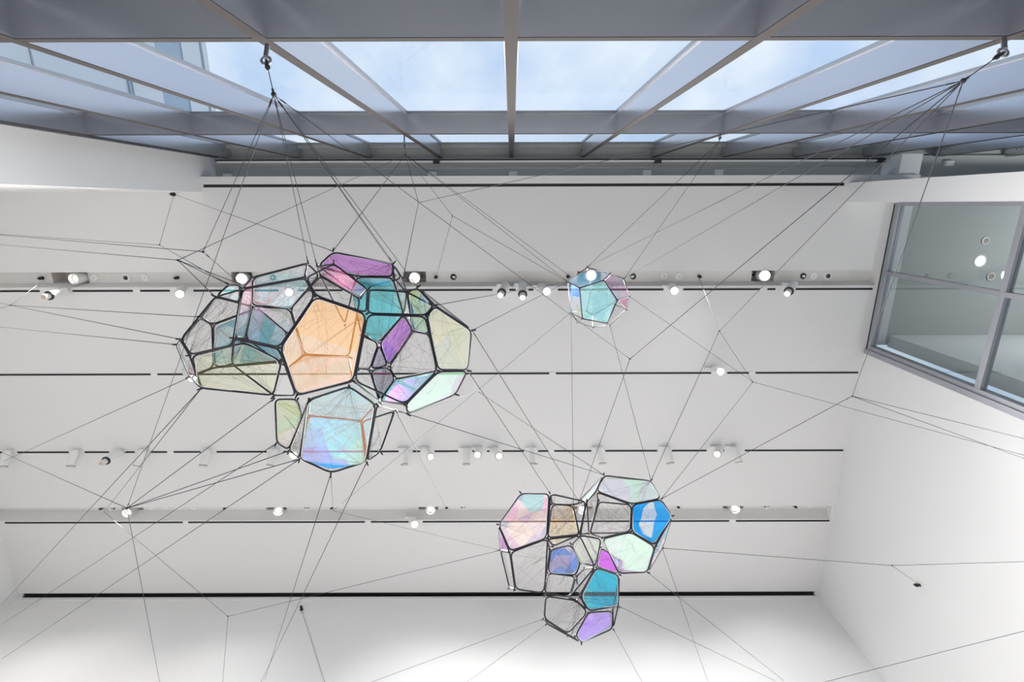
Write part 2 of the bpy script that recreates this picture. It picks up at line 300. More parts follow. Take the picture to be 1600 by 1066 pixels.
TRACKS = [(1.343, [(-8.391, -7.73), (-7.227, -6.198), (-6.083, -5.601), (-5.212, -3.818), (-3.493, -2.769), (-2.518, -0.317), (-0.044, 0.061), (0.27, 0.354), (0.752, 2.481), (2.805, 4.062), (4.177, 4.313), (4.638, 5.905)],
  'dark lighting track along the upper recess'),
 (2.79, [(-8.875, -6.193), (-6.083, -5.622), (-5.38, 0.638), (0.748, 3.414), (3.688, 4.061), (4.171, 5.937)], 'dark lighting track across the middle of the ceiling with two lamps'),
 (4.263,
  [(-9.332, -9.159), (-8.883, -7.963), (-7.675, -7.238), (-6.962, -6.778), (-6.49, -6.191), (-6.076, -5.593), (-5.306, -4.409), (-4.11, -4.041), (-3.788, -2.04), (-1.788, -1.65), (-1.397, -0.972), (-0.719, -0.684),
   (-0.454, -0.408), (-0.179, 0.212), (0.465, 0.649), (0.752, 1.418), (1.671, 2.601), (2.865, 3.485), (3.761, 3.807), (4.174, 5.954)],
  'dark lighting track with the long row of white spotlights'),
 (5.723, [(-9.511, -6.172), (-6.076, -2.763), (-2.655, -1.947), (-1.683, 4.062), (4.182, 5.955)], 'dark lighting track just below the lower recess')]
FIXTURES = [('anchor', (-7.772, 1.15, 9.75), 'black eye bolt left of the leftmost upper niche'), ('anchor', (-5.534, 1.15, 9.75), 'black eye bolt above the blazing lamp left of the large sculpture'),
 ('anchor', (-1.253, 1.15, 9.75), 'black eye bolt right of the niche by the large sculpture'), ('anchor', (0.929, 1.15, 9.75), 'black eye bolt at the left corner of the small sculpture'),
 ('anchor', (3.1, 1.15, 9.75), 'black eye bolt above the blazing lamp right of the small sculpture'), ('pin', (-3.955, 1.15, 9.75), 'white pin light in a black ring above the large sculpture'),
 ('pin', (-0.967, 1.15, 9.75), 'white pin light in a black ring between large and small sculptures'), ('pin', (2.009, 1.15, 9.75), 'white pin light in a black ring right of the small sculpture'),
 ('pin', (4.825, 1.15, 9.75), 'white pin light in a black ring right of the rightmost upper niche'), ('sensor', (-6.382, 1.15, 9.75), 'round white sensor with dark lens right of the leftmost upper niche'),
 ('sensor', (5.227, 1.15, 9.75), 'round white sensor with dark lens at the right end of the upper recess'), ('detector', (-6.913, 1.15, 9.75), 'white smoke detector beside the leftmost upper niche'),
 ('detector', (-6.075, 1.15, 9.75), 'flat white cover between sensor and eye bolt on the upper left'), ('detector', (2.518, 1.15, 9.75), 'flat white cover right of the small sculpture'),
 ('detector', (2.772, 1.15, 9.75), 'white smoke detector above the blazing lamp right of the small sculpture'), ('detector', (4.994, 1.15, 9.75), 'white smoke detector between pin light and sensor at upper right'),
 ('anchor', (-7.737, 5.49, 9.75), 'black eye bolt at the left end of the lower recess'), ('anchor', (-5.409, 5.49, 9.75), 'black eye bolt left of the second lower niche'),
 ('anchor', (-3.396, 5.49, 9.75), 'black eye bolt in the middle of the lower recess, left of centre'), ('anchor', (-1.239, 5.49, 9.75), 'black eye bolt right of the middle lower niche'),
 ('anchor', (3.121, 5.49, 9.75), 'black eye bolt right of the lower sculpture'), ('anchor', (5.323, 5.49, 9.75), 'black eye bolt near the right end of the lower recess'),
 ('pin', (-7.555, 5.49, 9.75), 'white pin light beside the leftmost lower niche'), ('pin', (-3.893, 5.49, 9.75), 'white pin light right of the second lower niche'),
 ('pin', (-0.937, 5.49, 9.75), 'white pin light right of the middle lower niche'), ('pin', (2.212, 5.49, 9.75), 'white pin light seen through the lower sculpture'),
 ('pin', (4.803, 5.49, 9.75), 'white pin light right of the rightmost lower niche'), ('detector', (-6.839, 5.49, 9.75), 'first small white cover right of the leftmost lower niche'),
 ('detector', (-6.573, 5.49, 9.75), 'second small white cover right of the leftmost lower niche'), ('detector', (-6.306, 5.49, 9.75), 'third small white cover right of the leftmost lower niche'),
 ('detector', (-6.027, 5.49, 9.75), 'fourth small white cover right of the leftmost lower niche'), ('detector', (5.614, 5.49, 9.75), 'small white cover at the right end of the lower recess'),
 ('wall_anchor', (-4.009, 7.4, 9.261), 'small black bracket on the end wall below the long black slot'), ('wall_anchor_r', (6.0, 5.414, 7.628), 'small black bracket on the right wall'),
 ('anchor_f', (-5.252, -0.169, 9.6), 'small black bracket at the ceiling edge on the left')]
BOXES = [((-4.605, -0.47, 10.04), 'white square box at the left end of the dark soffit'), ((-1.286, -0.488, 10.04), 'second white square box from the left on the dark soffit'),
 ((0.024, -0.491, 10.04), 'white square box on the dark soffit by the middle mullion'), ((2.195, -0.506, 10.04), 'fourth white square box from the left on the dark soffit'),
 ((3.359, -0.509, 10.04), 'rightmost of the five white square boxes on the dark soffit'), ((7.058, -0.636, 10.04), 'white square box on the soffit beyond the right pier')]
DOWN = [(7.544, 0.895, 9.59), (7.553, 0.571, 9.59), (7.784, 1.143, 9.59)]

# ---------------- materials
def srgb(r, g, b):
    f = lambda c: (c/255/12.92) if c <= 10 else ((c/255+.055)/1.055)**2.4
    return (f(r), f(g), f(b), 1)
def new_mat(name):
    m = bpy.data.materials.new(name); m.use_nodes = True; m.node_tree.nodes.clear()
    return m, m.node_tree
def paint(name, col, rough=.6, metal=0.0, var=.03, scale=3.0, bump=.0, spec=.5):
    m, t = new_mat(name); n = t.nodes; l = t.links
    o = n.new('ShaderNodeOutputMaterial'); p = n.new('ShaderNodeBsdfPrincipled')
    c = n.new('ShaderNodeTexCoord'); z = n.new('ShaderNodeTexNoise'); z.inputs['Scale'].default_value = scale; z.inputs['Detail'].default_value = 4
    mx = n.new('ShaderNodeMixRGB'); mx.inputs[1].default_value = tuple(v*(1-var) for v in col[:3])+(1,); mx.inputs[2].default_value = tuple(min(1, v*(1+var)) for v in col[:3])+(1,)
    l.new(c.outputs['Object'], z.inputs['Vector']); l.new(z.outputs['Fac'], mx.inputs[0]); l.new(mx.outputs[0], p.inputs['Base Color'])
    p.inputs['Roughness'].default_value = rough; p.inputs['Specular IOR Level'].default_value = spec; p.inputs['Metallic'].default_value = metal
    if bump:
        z2 = n.new('ShaderNodeTexNoise'); z2.inputs['Scale'].default_value = 180; b = n.new('ShaderNodeBump'); b.inputs['Strength'].default_value = bump; b.inputs['Distance'].default_value = .002
        l.new(c.outputs['Object'], z2.inputs['Vector']); l.new(z2.outputs['Fac'], b.inputs['Height']); l.new(b.outputs[0], p.inputs['Normal'])
    l.new(p.outputs[0], o.inputs[0]); return m
def glow(name, col, s):
    m, t = new_mat(name); o = t.nodes.new('ShaderNodeOutputMaterial'); e = t.nodes.new('ShaderNodeEmission')
    e.inputs[0].default_value = col; e.inputs[1].default_value = s; t.links.new(e.outputs[0], o.inputs[0]); return m
def glass(name, tint, refl=.10):
    m, t = new_mat(name); n = t.nodes; l = t.links
    o = n.new('ShaderNodeOutputMaterial'); a = n.new('ShaderNodeBsdfTransparent'); a.inputs[0].default_value = tint
    g = n.new('ShaderNodeBsdfGlossy'); g.inputs['Roughness'].default_value = .01; g.inputs[0].default_value = (1, 1, 1, 1)
    x = n.new('ShaderNodeMixShader'); x.inputs[0].default_value = refl
    l.new(a.outputs[0], x.inputs[1]); l.new(g.outputs[0], x.inputs[2]); l.new(x.outputs[0], o.inputs[0]); return m
CEIL_LUM = .52; FLOOR_LUM = 1.0
def film(name, R, bgs, scale=5.0, soft=False):
    """dichroic film: one sheet that mirrors the hue R and lets the complementary light through"""
    m, t = new_mat('film_'+name); n = t.nodes; l = t.links
    o = n.new('ShaderNodeOutputMaterial'); tc = n.new('ShaderNodeTexCoord')
    nz = n.new('ShaderNodeTexNoise'); nz.inputs['Scale'].default_value = 2.0
    mm = n.new('ShaderNodeMixRGB'); mm.inputs[0].default_value = .15
    vo = n.new('ShaderNodeTexVoronoi'); vo.inputs['Scale'].default_value = scale; vo.feature = 'F1'  # hue patches in the film colour imitate faceted reflections
    sp = n.new('ShaderNodeSeparateColor'); rp = n.new('ShaderNodeValToRGB')
    T = [tuple(max(0, min(1, (b_-a_)/CEIL_LUM)) for a_, b_ in zip(R[:3], b[:3]))+(1,) for b in bgs]
    if len(T) == 1: T = [tuple(v*.97 for v in T[0][:3])+(1,), T[0]]
    e = rp.color_ramp.elements
    while len(e) < len(T): e.new(.5)
    for i, c in enumerate(T): e[i].position = (i+.5)/len(T); e[i].color = c
    if not soft: rp.color_ramp.interpolation = 'EASE'
    l.new(tc.outputs['Object'], nz.inputs['Vector']); l.new(tc.outputs['Object'], mm.inputs[1]); l.new(nz.outputs['Color'], mm.inputs[2]); l.new(mm.outputs[0], vo.inputs['Vector'])
    l.new(vo.outputs['Color'], sp.inputs[0]); l.new(sp.outputs[0], rp.inputs[0])
    tr = n.new('ShaderNodeBsdfTransparent'); l.new(rp.outputs[0], tr.inputs[0])
    gl = n.new('ShaderNodeBsdfGlossy'); gl.inputs[0].default_value = tuple(min(1, v/FLOOR_LUM) for v in R[:3])+(1,); gl.inputs['Roughness'].default_value = .22
    x = n.new('ShaderNodeAddShader'); l.new(tr.outputs[0], x.inputs[0]); l.new(gl.outputs[0], x.inputs[1]); l.new(x.outputs[0], o.inputs[0])
    return m
WHITE = paint('white_wall_paint', (.86, .86, .855, 1), .7, var=.012, scale=.6)
CEIL = paint('white_ceiling_paint', (.80, .795, .79, 1), .75, var=.015, scale=.5)
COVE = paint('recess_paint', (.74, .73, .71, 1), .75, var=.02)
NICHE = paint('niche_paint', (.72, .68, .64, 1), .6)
FIN = paint('grey_metal_paint', (.60, .61, .66, 1), .22, .9, var=.02, scale=2)
EDGE = paint('bronze_edge_paint', (.05, .044, .042, 1), .9, var=.04, spec=.12)
SOFF = paint('grey_green_soffit', (.42, .44, .425, 1), .6, var=.03)
FRAME = paint('anodised_frame', (.40, .41, .45, 1), .35, .4, var=.03)
BLACK = paint('black_metal', (.012, .012, .016, 1), .4, var=.2)
ROD = paint('black_carbon_rod', (.006, .006, .016, 1), .45, var=.3, scale=20)
CABLE = paint('dark_cable', (.03, .03, .035, 1), .7)
STRING = paint('grey_string', (.16, .10, .10, 1), .7)
FIXT = paint('white_fixture_enamel', (.85, .85, .84, 1), .35, var=.01)
STEEL = paint('brushed_steel', (.35, .36, .38, 1), .3, .8)
DARK = paint('dark_slot', (.012, .012, .014, 1), .6)
FLOOR = paint('pale_floor', (.60, .585, .575, 1), .5, var=.12, scale=2.5)
GROUND = paint('dark_paving', (.10, .10, .105, 1), .8, var=.08, scale=.7)
PANEL = paint('pale_cladding', (.84, .86, .87, 1), .5, var=.02)
BAND = paint('blue_grey_window_band', (.42, .52, .62, 1), .2, var=.08)
DIM_CEIL = paint('grey_room_ceiling', (.46, .47, .46, 1), .8)  # grey base colour holds the dimmer light of the side room
GLASS = glass('clear_glazing', (.95, .97, .97, 1), .06)
GLASS2 = glass('side_glazing', (.78, .82, .82, 1), .09)
LIT = glow('lamp_blaze', (1, .93, .84, 1), 22); LITM = glow('lamp_lit', (1, .95, .88, 1), 6); LITD = glow('lamp_side', (1, .72, .55, 1), .5)
SKYC = (.55, .72, 1.0, 1)
q = srgb
FILMS = {
 'teal': film('teal', q(50, 140, 155), [q(125, 188, 200), q(165, 205, 212)], 7),
 'teal2': film('pale_teal', q(120, 165, 165), [q(158, 208, 216), q(180, 222, 226)], 7),
 'lime': film('lime', q(120, 122, 60), [q(224, 238, 186), q(230, 242, 190)], 3),
 'limepale': film('pale_lime', q(170, 190, 140), [q(216, 224, 206)], 3),
 'rose': film('rose', q(185, 115, 130), [q(222, 206, 210), q(228, 214, 214)], 4),
 'icy': film('ice_blue', q(110, 185, 195), [q(212, 228, 236), q(222, 236, 240)], 4),
 'lilacpale': film('pale_lilac', q(170, 140, 175), [q(218, 214, 228), q(226, 214, 224)], 5),
 'lilac': film('lilac', q(150, 130, 180), [q(200, 198, 226)], 5),
 'orange': film('orange', q(185, 122, 55), [q(228, 206, 186), q(236, 200, 160)], 2.2),
 'orange2': film('peach', q(150, 80, 55), [q(255, 214, 188), q(255, 200, 165)], 7),
 'mint2': film('bright_mint', q(130, 222, 205), [q(190, 250, 238), q(208, 252, 244)], 6),
 'pink': film('pink', q(135, 75, 105), [q(222, 185, 206), q(214, 196, 226)], 6),
 'pinkdeep': film('deep_pink', q(190, 60, 125), [q(216, 150, 182), q(220, 165, 192)], 6),
 'magenta': film('violet_pink', q(115, 50, 105), [q(240, 200, 214), q(205, 145, 245)], 3.2),
 'magenta2': film('magenta', q(160, 50, 170), [q(220, 120, 240)], 4),
 'cyan': film('cyan', q(40, 160, 185), [q(112, 198, 212), q(150, 212, 218)], 4),
 'blue': film('blue', q(50, 110, 205), [q(60, 130, 222), q(176, 210, 228), q(170, 205, 228)], 6),
 'yellow': film('yellow', q(130, 126, 60), [q(236, 240, 190), q(206, 214, 222), q(242, 240, 170)], 7),
 'mint': film('mint', q(140, 215, 150), [q(216, 240, 228), q(212, 224, 220)], 3),
 'mintlilac': film('mint_lilac', q(150, 120, 165), [q(208, 230, 216), q(214, 204, 218)], 3),
 'silver': film('silver', q(160, 165, 190), [q(222, 222, 232)], 3),
 'purple': film('purple', q(100, 45, 110), [q(172, 122, 226), q(196, 140, 224)], 5),
 'lilacteal': film('lilac_teal', q(170, 40, 165), [q(196, 190, 236), q(202, 222, 222)], 5),
 'bluegrey': film('blue_grey', q(155, 105, 80), [q(172, 198, 206), q(180, 204, 210)], 4),
 'cyanblue': film('cyan_blue', q(80, 130, 195), [q(130, 228, 230), q(150, 222, 240), q(140, 168, 244)], 4.5),
 'green': film('green', q(135, 75, 160), [q(208, 222, 198)], 3),
 'iris': film('iridescent', q(150, 120, 110), [q(185, 190, 242), q(236, 195, 232), q(180, 222, 242), q(205, 190, 240), q(250, 238, 240)], 6.5),
 'violet': film('violet', q(50, 75, 190), [q(120, 150, 226), q(200, 195, 222), q(160, 160, 225)], 9),
 'violet2': film('light_violet', q(140, 60, 200), [q(205, 180, 245), q(190, 170, 240)], 7),
 'azure': film('azure', q(30, 110, 190), [q(50, 155, 225), q(70, 165, 225), q(210, 205, 215)], 5),
 'azure2': film('azure_plain', q(70, 85, 95), [q(70, 180, 226), q(88, 194, 234)], 4),
 'azure3': film('azure_pale', q(90, 110, 190), [q(130, 180, 235), q(214, 218, 224)], 6),
}
FILM_WORD = {k: FILMS[k].name[5:].replace('_', ' ') for k in FILMS}

# ---------------- mesh helpers
class MB:
    def __init__(s): s.v = []; s.f = []
    def box(s, x0, x1, y0, y1, z0, z1):
        b = len(s.v)
        s.v += [(x, y, z) for x in (x0, x1) for y in (y0, y1) for z in (z0, z1)]
        s.f += [tuple(b+i for i in q) for q in ((0, 1, 3, 2), (4, 6, 7, 5), (0, 4, 5, 1), (2, 3, 7, 6), (0, 2, 6, 4), (1, 5, 7, 3))]
        return s
    def tube(s, pts, r, n=6, closed=False, cap=True):
        pts = [Vector(p) for p in pts]; N = len(pts); rings = []; prev = None
        for i, p in enumerate(pts):
            a = pts[i-1] if (i or closed) else p; c = pts[(i+1) % N] if (i < N-1 or closed) else p
            d = (c-a); d = d.normalized() if d.length > 1e-9 else Vector((0, 0, 1))
            if prev is None:
                u = d.orthogonal().normalized()
            else:
                u = prev-d*prev.dot(d); u = u.normalized() if u.length > 1e-6 else d.orthogonal().normalized()
            prev = u; w = d.cross(u); b = len(s.v)
            rr = r[i] if isinstance(r, (list, tuple)) else r
            s.v += [tuple(p+(u*math.cos(2*math.pi*k/n)+w*math.sin(2*math.pi*k/n))*rr) for k in range(n)]; rings.append(b)
        m = N if closed else N-1
        for i in range(m):
            a, b = rings[i], rings[(i+1) % N]
            for k in range(n): s.f.append((a+k, a+(k+1) % n, b+(k+1) % n, b+k))
        if cap and not closed:
            s.f.append(tuple(rings[0]+k for k in reversed(range(n)))); s.f.append(tuple(rings[-1]+k for k in range(n)))
        return s
    def lathe(s, prof, n=24, off=(0, 0, 0), cap=True):
        rings = []
        for r, z in prof:
            b = len(s.v); s.v += [(off[0]+r*math.cos(2*math.pi*k/n), off[1]+r*math.sin(2*math.pi*k/n), off[2]+z) for k in range(n)]; rings.append(b)
        for a, b in zip(rings, rings[1:]):
            for k in range(n): s.f.append((a+k, a+(k+1) % n, b+(k+1) % n, b+k))
        if cap: s.f.append(tuple(rings[0]+k for k in reversed(range(n)))); s.f.append(tuple(rings[-1]+k for k in range(n)))
        return s
    def mesh(s, name, mat, smooth=False):
        me = bpy.data.meshes.new(name); me.from_pydata(s.v, [], s.f); me.validate(); me.materials.append(mat)
        if smooth:
            me.polygons.foreach_set('use_smooth', [True]*len(me.polygons))
            try: me.set_sharp_from_angle(angle=math.radians(38))
            except Exception: pass
        me.update(); return me
    def build(s, name, mat, parent=None, smooth=False):
        return link(name, s.mesh(name, mat, smooth), parent)
def link(name, me, parent=None, mat=None):
    o = bpy.data.objects.new(name, me); COL.objects.link(o)
    if parent is not None:
        o.parent = parent
        o.matrix_parent_inverse = (parent.matrix_basis).inverted() if mat is None else Matrix()
    if mat is not None: o.matrix_basis = mat
    return o
def struct(o): o['kind'] = 'structure'; return o
def tag(o, label, cat, group=None):
    o['label'] = label; o['category'] = cat
    if group: o['group'] = group
    return o
def empty(name, loc):
    o = bpy.data.objects.new(name, None); COL.objects.link(o); o.location = loc; o.empty_display_size = .05; return o

# ================= room shell (x to the right, y to the end wall, z up)
XL, XR, YW = -9.685, 5.99, 7.41
Z = lambda h: h+CZ
struct(MB().box(-14, 14, -.95, 8, -.2, 0).build('floor', FLOOR))
g = MB().box(-80, 80, -120, -.95, -.3, -.05).build('ground_outside', GROUND); struct(g)
struct(MB().box(XL-.3, XR+.4, YW, YW+.3, 0, H-.06).build('wall_end', WHITE))
struct(MB().box(XL-.3, XL, -.9, YW, 0, H+.3).build('wall_left', WHITE))
struct(MB().box(XL, -4.80, -.735, -.2, 0, H+.45).build('wall_front_left', WHITE))
# ceiling: slabs with real slots and recesses between them
cs = MB()
def slab(y0, y1, x0=XL, x1=XR, z0=H, z1=H+.3): cs.box(x0, x1, y0, y1, z0, z1)
slab(-.43, -.315, -4.80, 5.99+.32); slab(-.315, -.27, 5.16, 5.99); slab(-.315, -.27, XL, -4.78)
slab(-.27, 1.04); slab(1.285, 5.407); slab(5.685, 7.325, XL, XR)
slab(7.325, YW, 5.93, XR); slab(7.325, YW, XL, -9.62)
c = struct(cs.build('ceiling', CEIL))
struct(MB().box(-4.8, 5.2, -.32, -.265, H+.02, H+.06).build('trim_1', DARK))      # black slot at the ceiling edge
struct(MB().box(XL, XR, 7.32, YW+.05, H+.03, H+.08).box(XL, XR, YW+.05, YW+.1, H-.1, H+.03).build('trim_2', DARK))   # black slot above the end wall
struct(MB().box(XL, XR, 7.39, YW+.04, H-.10, H-.035).build('trim_3', WHITE))
# recesses with their niches
for row, y0, y1, y2 in ((1, 1.04, 1.235, 1.285), (2, 5.407, 5.56, 5.685)):
    ns = sorted(n for n in NICHES if n[2] == row); b = MB(); nb = MB(); x = XL; zt = H+.15
    for a0, a1, _ in ns:
        b.box(x, a0, y0, y1, zt, zt+.02); x = a1
        nb.box(a0, a1, y0+.002, y1, zt+.26, zt+.28); nb.box(a0+.001, a0+.01, y0+.002, y1, zt+.001, zt+.26); nb.box(a1-.01, a1-.001, y0+.002, y1, zt+.001, zt+.26)
        nb.box(a0+.01, a1-.01, y0+.002, y0+.01, zt+.001, zt+.26); nb.box(a0+.01, a1-.01, y1+.001, y1+.01, zt+.001, zt+.26)
    b.box(x, XR, y0, y1, zt, zt+.02)
    q = len(b.v)   # sloped rear side of the recess
    b.v += [(XL, y1, zt), (XL, y2, H), (XL, y2, zt+.02), (XL, y1, zt+.02), (XR, y1, zt), (XR, y2, H), (XR, y2, zt+.02), (XR, y1, zt+.02)]
    b.f += [(q, q+1, q+5, q+4), (q+1, q+2, q+6, q+5), (q+2, q+3, q+7, q+6), (q, q+3, q+2, q+1), (q+4, q+5, q+6, q+7)]
    struct(b.build('trim_%d' % (3+row), COVE)); struct(nb.build('trim_%d' % (5+row), NICHE))
    struct(MB().box(XR-.05, XR, y0+.001, y2-.001, H+.001, zt-.001).build('trim_%d' % (7+row), CEIL))
# pier and right wall
struct(MB().box(5.225, 6.35, -.315, -.025, 0, H-.001).build('wall_pier', WHITE))
struct(MB().box(XR, XR+.35, 2.42, YW, 0, H+.3).box(XR, XR+.35, -.025, 2.42, 0, Z(1.8)).build('wall_right', WHITE))
struct(MB().box(6.0, 6.32, -.74, -.40, H+.05, H+.45).build('trim_10', WHITE))
# window in the right wall
w2 = struct(MB().box(XR, XR+.12, 2.30, 2.42, Z(1.8), H-.02).box(XR-.03, XR+.05, 2.36, 2.44, Z(1.8), H-.02).box(XR, XR+.12, -.02, .03, Z(1.8), H-.02).build('window_2', FRAME))
for nm, bb in (('head_rail', (XR, XR+.1, .03, 2.30, H-.09, H-.02)), ('transom', (XR+.005, XR+.095, .03, 2.30, Z(5.92), Z(6.0))), ('mullion', (XR, XR+.1, 1.04, 1.10, Z(1.8), H-.09)), ('sill', (XR, XR+.2, -.02, 2.42, Z(1.75), Z(1.83)))):
    MB().box(*bb).build(nm, FRAME, w2)
MB().box(XR-.005, XR+.002, .0, 2.36, H-.02, H-.001).build('shadow_gap', DARK, w2)
for y0, y1 in ((.03, 1.04), (1.10, 2.30)):
    for z0, z1 in ((Z(1.83), Z(5.92)), (Z(6.0), H-.09)):
        MB().box(XR+.045, XR+.055, y0, y1, z0, z1).build('glass_pane', GLASS2, w2)
# neighbouring room behind that window
struct(MB().box(XR+.0, XR+.30, -.02, 2.3, H+.0, H+.3).build('trim_11', WHITE))
struct(MB().box(XR+.30, 14, -.40, 2.3, H, H+.3).build('ceiling_side_room', DIM_CEIL))
struct(MB().box(XR+.35, 14, 2.13, 2.33, 0, H).build('wall_side_room', WHITE)); struct(MB().box(13.8, 14, -.9, 2.3, 0, H+.45).build('wall_side_room_end', WHITE))
# soffit of the window bay
s = struct(MB().box(-4.80, 9.6, -.75, -.30, Z(8.45), Z(8.55)).box(-4.80, 9.6, -.96, -.75, Z(8.50), Z(8.55)).build('ceiling_window_bay', SOFF))
struct(MB().box(-4.8, 5.99, -.585, -.57, Z(8.435), Z(8.455)).box(-4.8, 5.99, -.93, -.92, Z(8.35), Z(8.5)).build('trim_13', FRAME))
# ================= window wall
A0 = .734; S = 1.141; YF, YG = -A0, -.927
w1 = struct(MB().box(-4.80, -4.74, YG, YF, 0, Z(8.5)).box(-4.74, -4.70, YG, YF-.08, 0, Z(8.5)).build('window_1', FIN))
xs = [k*S for k in range(-4, 9)]
for x in xs:
    m = MB().box(x-.030, x+.030, YG, YF, 0, Z(8.5)).build('mullion', FIN, w1)
    MB().box(x-.045, x+.045, YG-.03, YG, 0, Z(8.5)).build('glazing_cap', FRAME, m)
    MB().box(x-.0305, x+.0305, YF, YF+.004, 0, Z(8.45)).build('edge_strip', EDGE, m)
    MB().box(x-.032, x-.0301, YF-.10, YF-.085, Z(8.27), Z(8.285)).box(x-.032, x-.0301, YF-.10, YF-.085, Z(8.20), Z(8.215)).box(x+.0301, x+.032, YF-.10, YF-.085, Z(8.27), Z(8.285)).box(x+.0301, x+.032, YF-.10, YF-.085, Z(8.20), Z(8.215)).build('bolt', BLACK, m)
levels = [.0, Z(2.525), Z(5.665), Z(8.45)]
edges = [-4.74]+xs
for i in range(len(edges)-1):
    x0 = edges[i]+(.03 if i else 0); x1 = edges[i+1]-.03
    for z in levels[1:3]:
        t = MB().box(x0, x1, YG, YF, z, z+.048).build('transom', FIN, w1)
        MB().box(x0, x1, YG-.03, YG, z-.01, z+.06).build('glazing_cap', FRAME, t)
        MB().box(x0, x1, YF, YF+.003, z-.001, z+.049).build('edge_strip', EDGE, t)
    for z0, z1 in zip(levels, levels[1:]):
        MB().box(x0-.02, x1+.02, YG-.012, YG-.004, z0+(.03 if z0 else 0), z1).build('glass_pane', GLASS, w1)
MB().box(-4.8, xs[-1], YG-.03, YF-.14, Z(8.36), Z(8.5)).build('header', SOFF, w1)
# shade rail along the head of the window wall
r = empty('shade_rail', (.6, -.665, Z(8.33)))
MB().box(-4.68, 5.86, -.678, -.650, Z(8.30), Z(8.33)).build('rail', FIXT, r)
MB().box(-4.70, 5.88, -.70, -.678, Z(8.30), Z(8.335)).build('cassette', BLACK, r)  # black strip stands in for the shadow gap behind the rail
for x in (-1.19, 2.32, 5.86): MB().box(x-.05, x+.05, -.70, -.63, Z(8.25), Z(8.345)).build('clamp', BLACK, r)
for x in (-4.2, -1.19, 2.32, 5.0): MB().box(x-.01, x+.01, -.69, -.67, Z(8.33), Z(8.45)).build('bracket', BLACK, r)
tag(r, 'long thin white shade rail with black clamps under the dark soffit', 'rail')
for p, lab in BOXES:
    e = empty('junction_box', p)
    MB().box(p[0]-.065, p[0]+.065, p[1]-.03, p[1]+.05, p[2]-.04, p[2]+.01).build('box_body', FIXT, e)
    MB().box(p[0]-.05, p[0]+.05, p[1]-.02, p[1]+.04, p[2]-.046, p[2]-.04).build('cover_plate', FIXT, e)
    tag(e, lab, 'box', 'white boxes on the window soffit')
# neighbouring wing seen through the glass on the left
b = empty('building', (-14, -8, 0))
MB().box(-22, -9.6, -26, -1.3, -.05, Z(17.1)).build('wall', PANEL, b)
MB().box(-9.6, -9.56, -26, -1.3, Z(13.6), Z(17.0)).build('window_band', BAND, b)
for z0, z1, m in ((13.7, 14.8, FIXT), (16.0, 16.9, PANEL)): MB().box(-9.56, -9.53, -26, -1.3, Z(z0), Z(z1)).build('spandrel', m, b)
for z in (5.0, 8.0, 11.0): MB().box(-9.6, -9.585, -26, -1.3, Z(z), Z(z)+.04).build('panel_joint', FRAME, b)
for y in (-3.2, -6.2, -9.2): MB().box(-9.6, -9.585, y, y+.03, 0, Z(13.6)).build('panel_joint', FRAME, b)
MB().box(-9.65, -9.5, -26, -1.3, Z(17.0), Z(17.25)).build('coping', FIXT, b)
tag(b, 'pale clad wing of the building rising outside the window wall on the left', 'building')

# ================= lighting tracks
for y, segs, lab in TRACKS:
    e = empty('lighting_track', ((segs[0][0]+segs[-1][1])/2, y, H))
    for a, bb in segs:
        a = max(a, XL+.05); bb = min(bb, XR-.05)
        if bb-a < .02: continue
        MB().box(a, bb, y-.016, y-.008, H-.006, H).box(a, bb, y+.008, y+.016, H-.006, H).box(a, bb, y-.008, y+.008, H-.003, H).build('track_segment', DARK, e)
    for (a, bb), (c2, d2) in zip(segs, segs[1:]):
        if 0 < c2-bb < .2 and c2 > XL+.2: MB().box(bb, c2, y-.02, y+.02, H-.008, H).build('joiner', FIXT, e)
    tag(e, lab, 'track', 'lighting tracks in the ceiling')

# ================= spotlights
R = .066
m_house = MB().lathe([(.0, -.05), (.045, -.05), (.062, -.035), (R, -.01), (R, .33), (R-.007, .335), (R-.010, .30), (.0, .295)], 28).mesh('housing', FIXT, True)
m_hshort = MB().lathe([(.0, -.045), (.045, -.045), (.062, -.03), (R, -.01), (R, .235), (R-.007, .24), (R-.010, .215), (.0, .21)], 28).mesh('housing', FIXT, True)
m_bshort = MB().lathe([(R-.010, .225), (R+.001, .232), (R+.001, .243), (R-.008, .243)], 28, cap=False).mesh('bezel', paint('warm_bezel_b', (.35, .25, .2, 1), .4), True)
m_bez = MB().lathe([(R-.010, .31), (R+.001, .322), (R+.001, .338), (R-.008, .338)], 28, cap=False).mesh('bezel', paint('warm_bezel', (.35, .25, .2, 1), .4), True)
m_ring = MB().lathe([(R+.003, .25), (R+.006, .255), (R+.006, .275), (R-.02, .28), (R-.02, .272)], 28, cap=False).mesh('black_ring', BLACK, True)
m_snh = MB().lathe([(.0, -.05), (.045, -.05), (.062, -.035), (R, -.01), (R, .26), (.0, .26)], 28).mesh('housing', FIXT, True)
m_snout = MB().lathe([(.047, .26), (.047, .37), (.042, .372), (.040, .34), (.0, .335)], 28).mesh('snout', FIXT, True)
def disc(mat, r, z): return MB().lathe([(r, z), (r, z+.003), (r*.6, z+.006)], 28).mesh('lens', mat)
m_lens = {'bright': disc(LIT, .050, .306), 'lit': disc(LITM, .038, .303), 'down': disc(LITD, .05, .214), 'snoot': disc(LITD, .036, .345), 'snootlit': disc(LITM, .036, .345)}
m_bigh = MB().lathe([(.0, -.05), (.06, -.05), (.075, -.02), (.088, .0), (.088, .30), (.080, .305), (.070, .25), (.0, .245)], 28).mesh('housing', FIXT, True)
m_refl = MB().lathe([(.079, .300), (.070, .262), (.052, .2555)], 28, cap=False).mesh('reflector', paint('reflector', (.8, .78, .74, 1), .15, .9), True)
m_bl = {0: disc(LITM, .045, .258), 1: disc(LIT, .058, .262)}
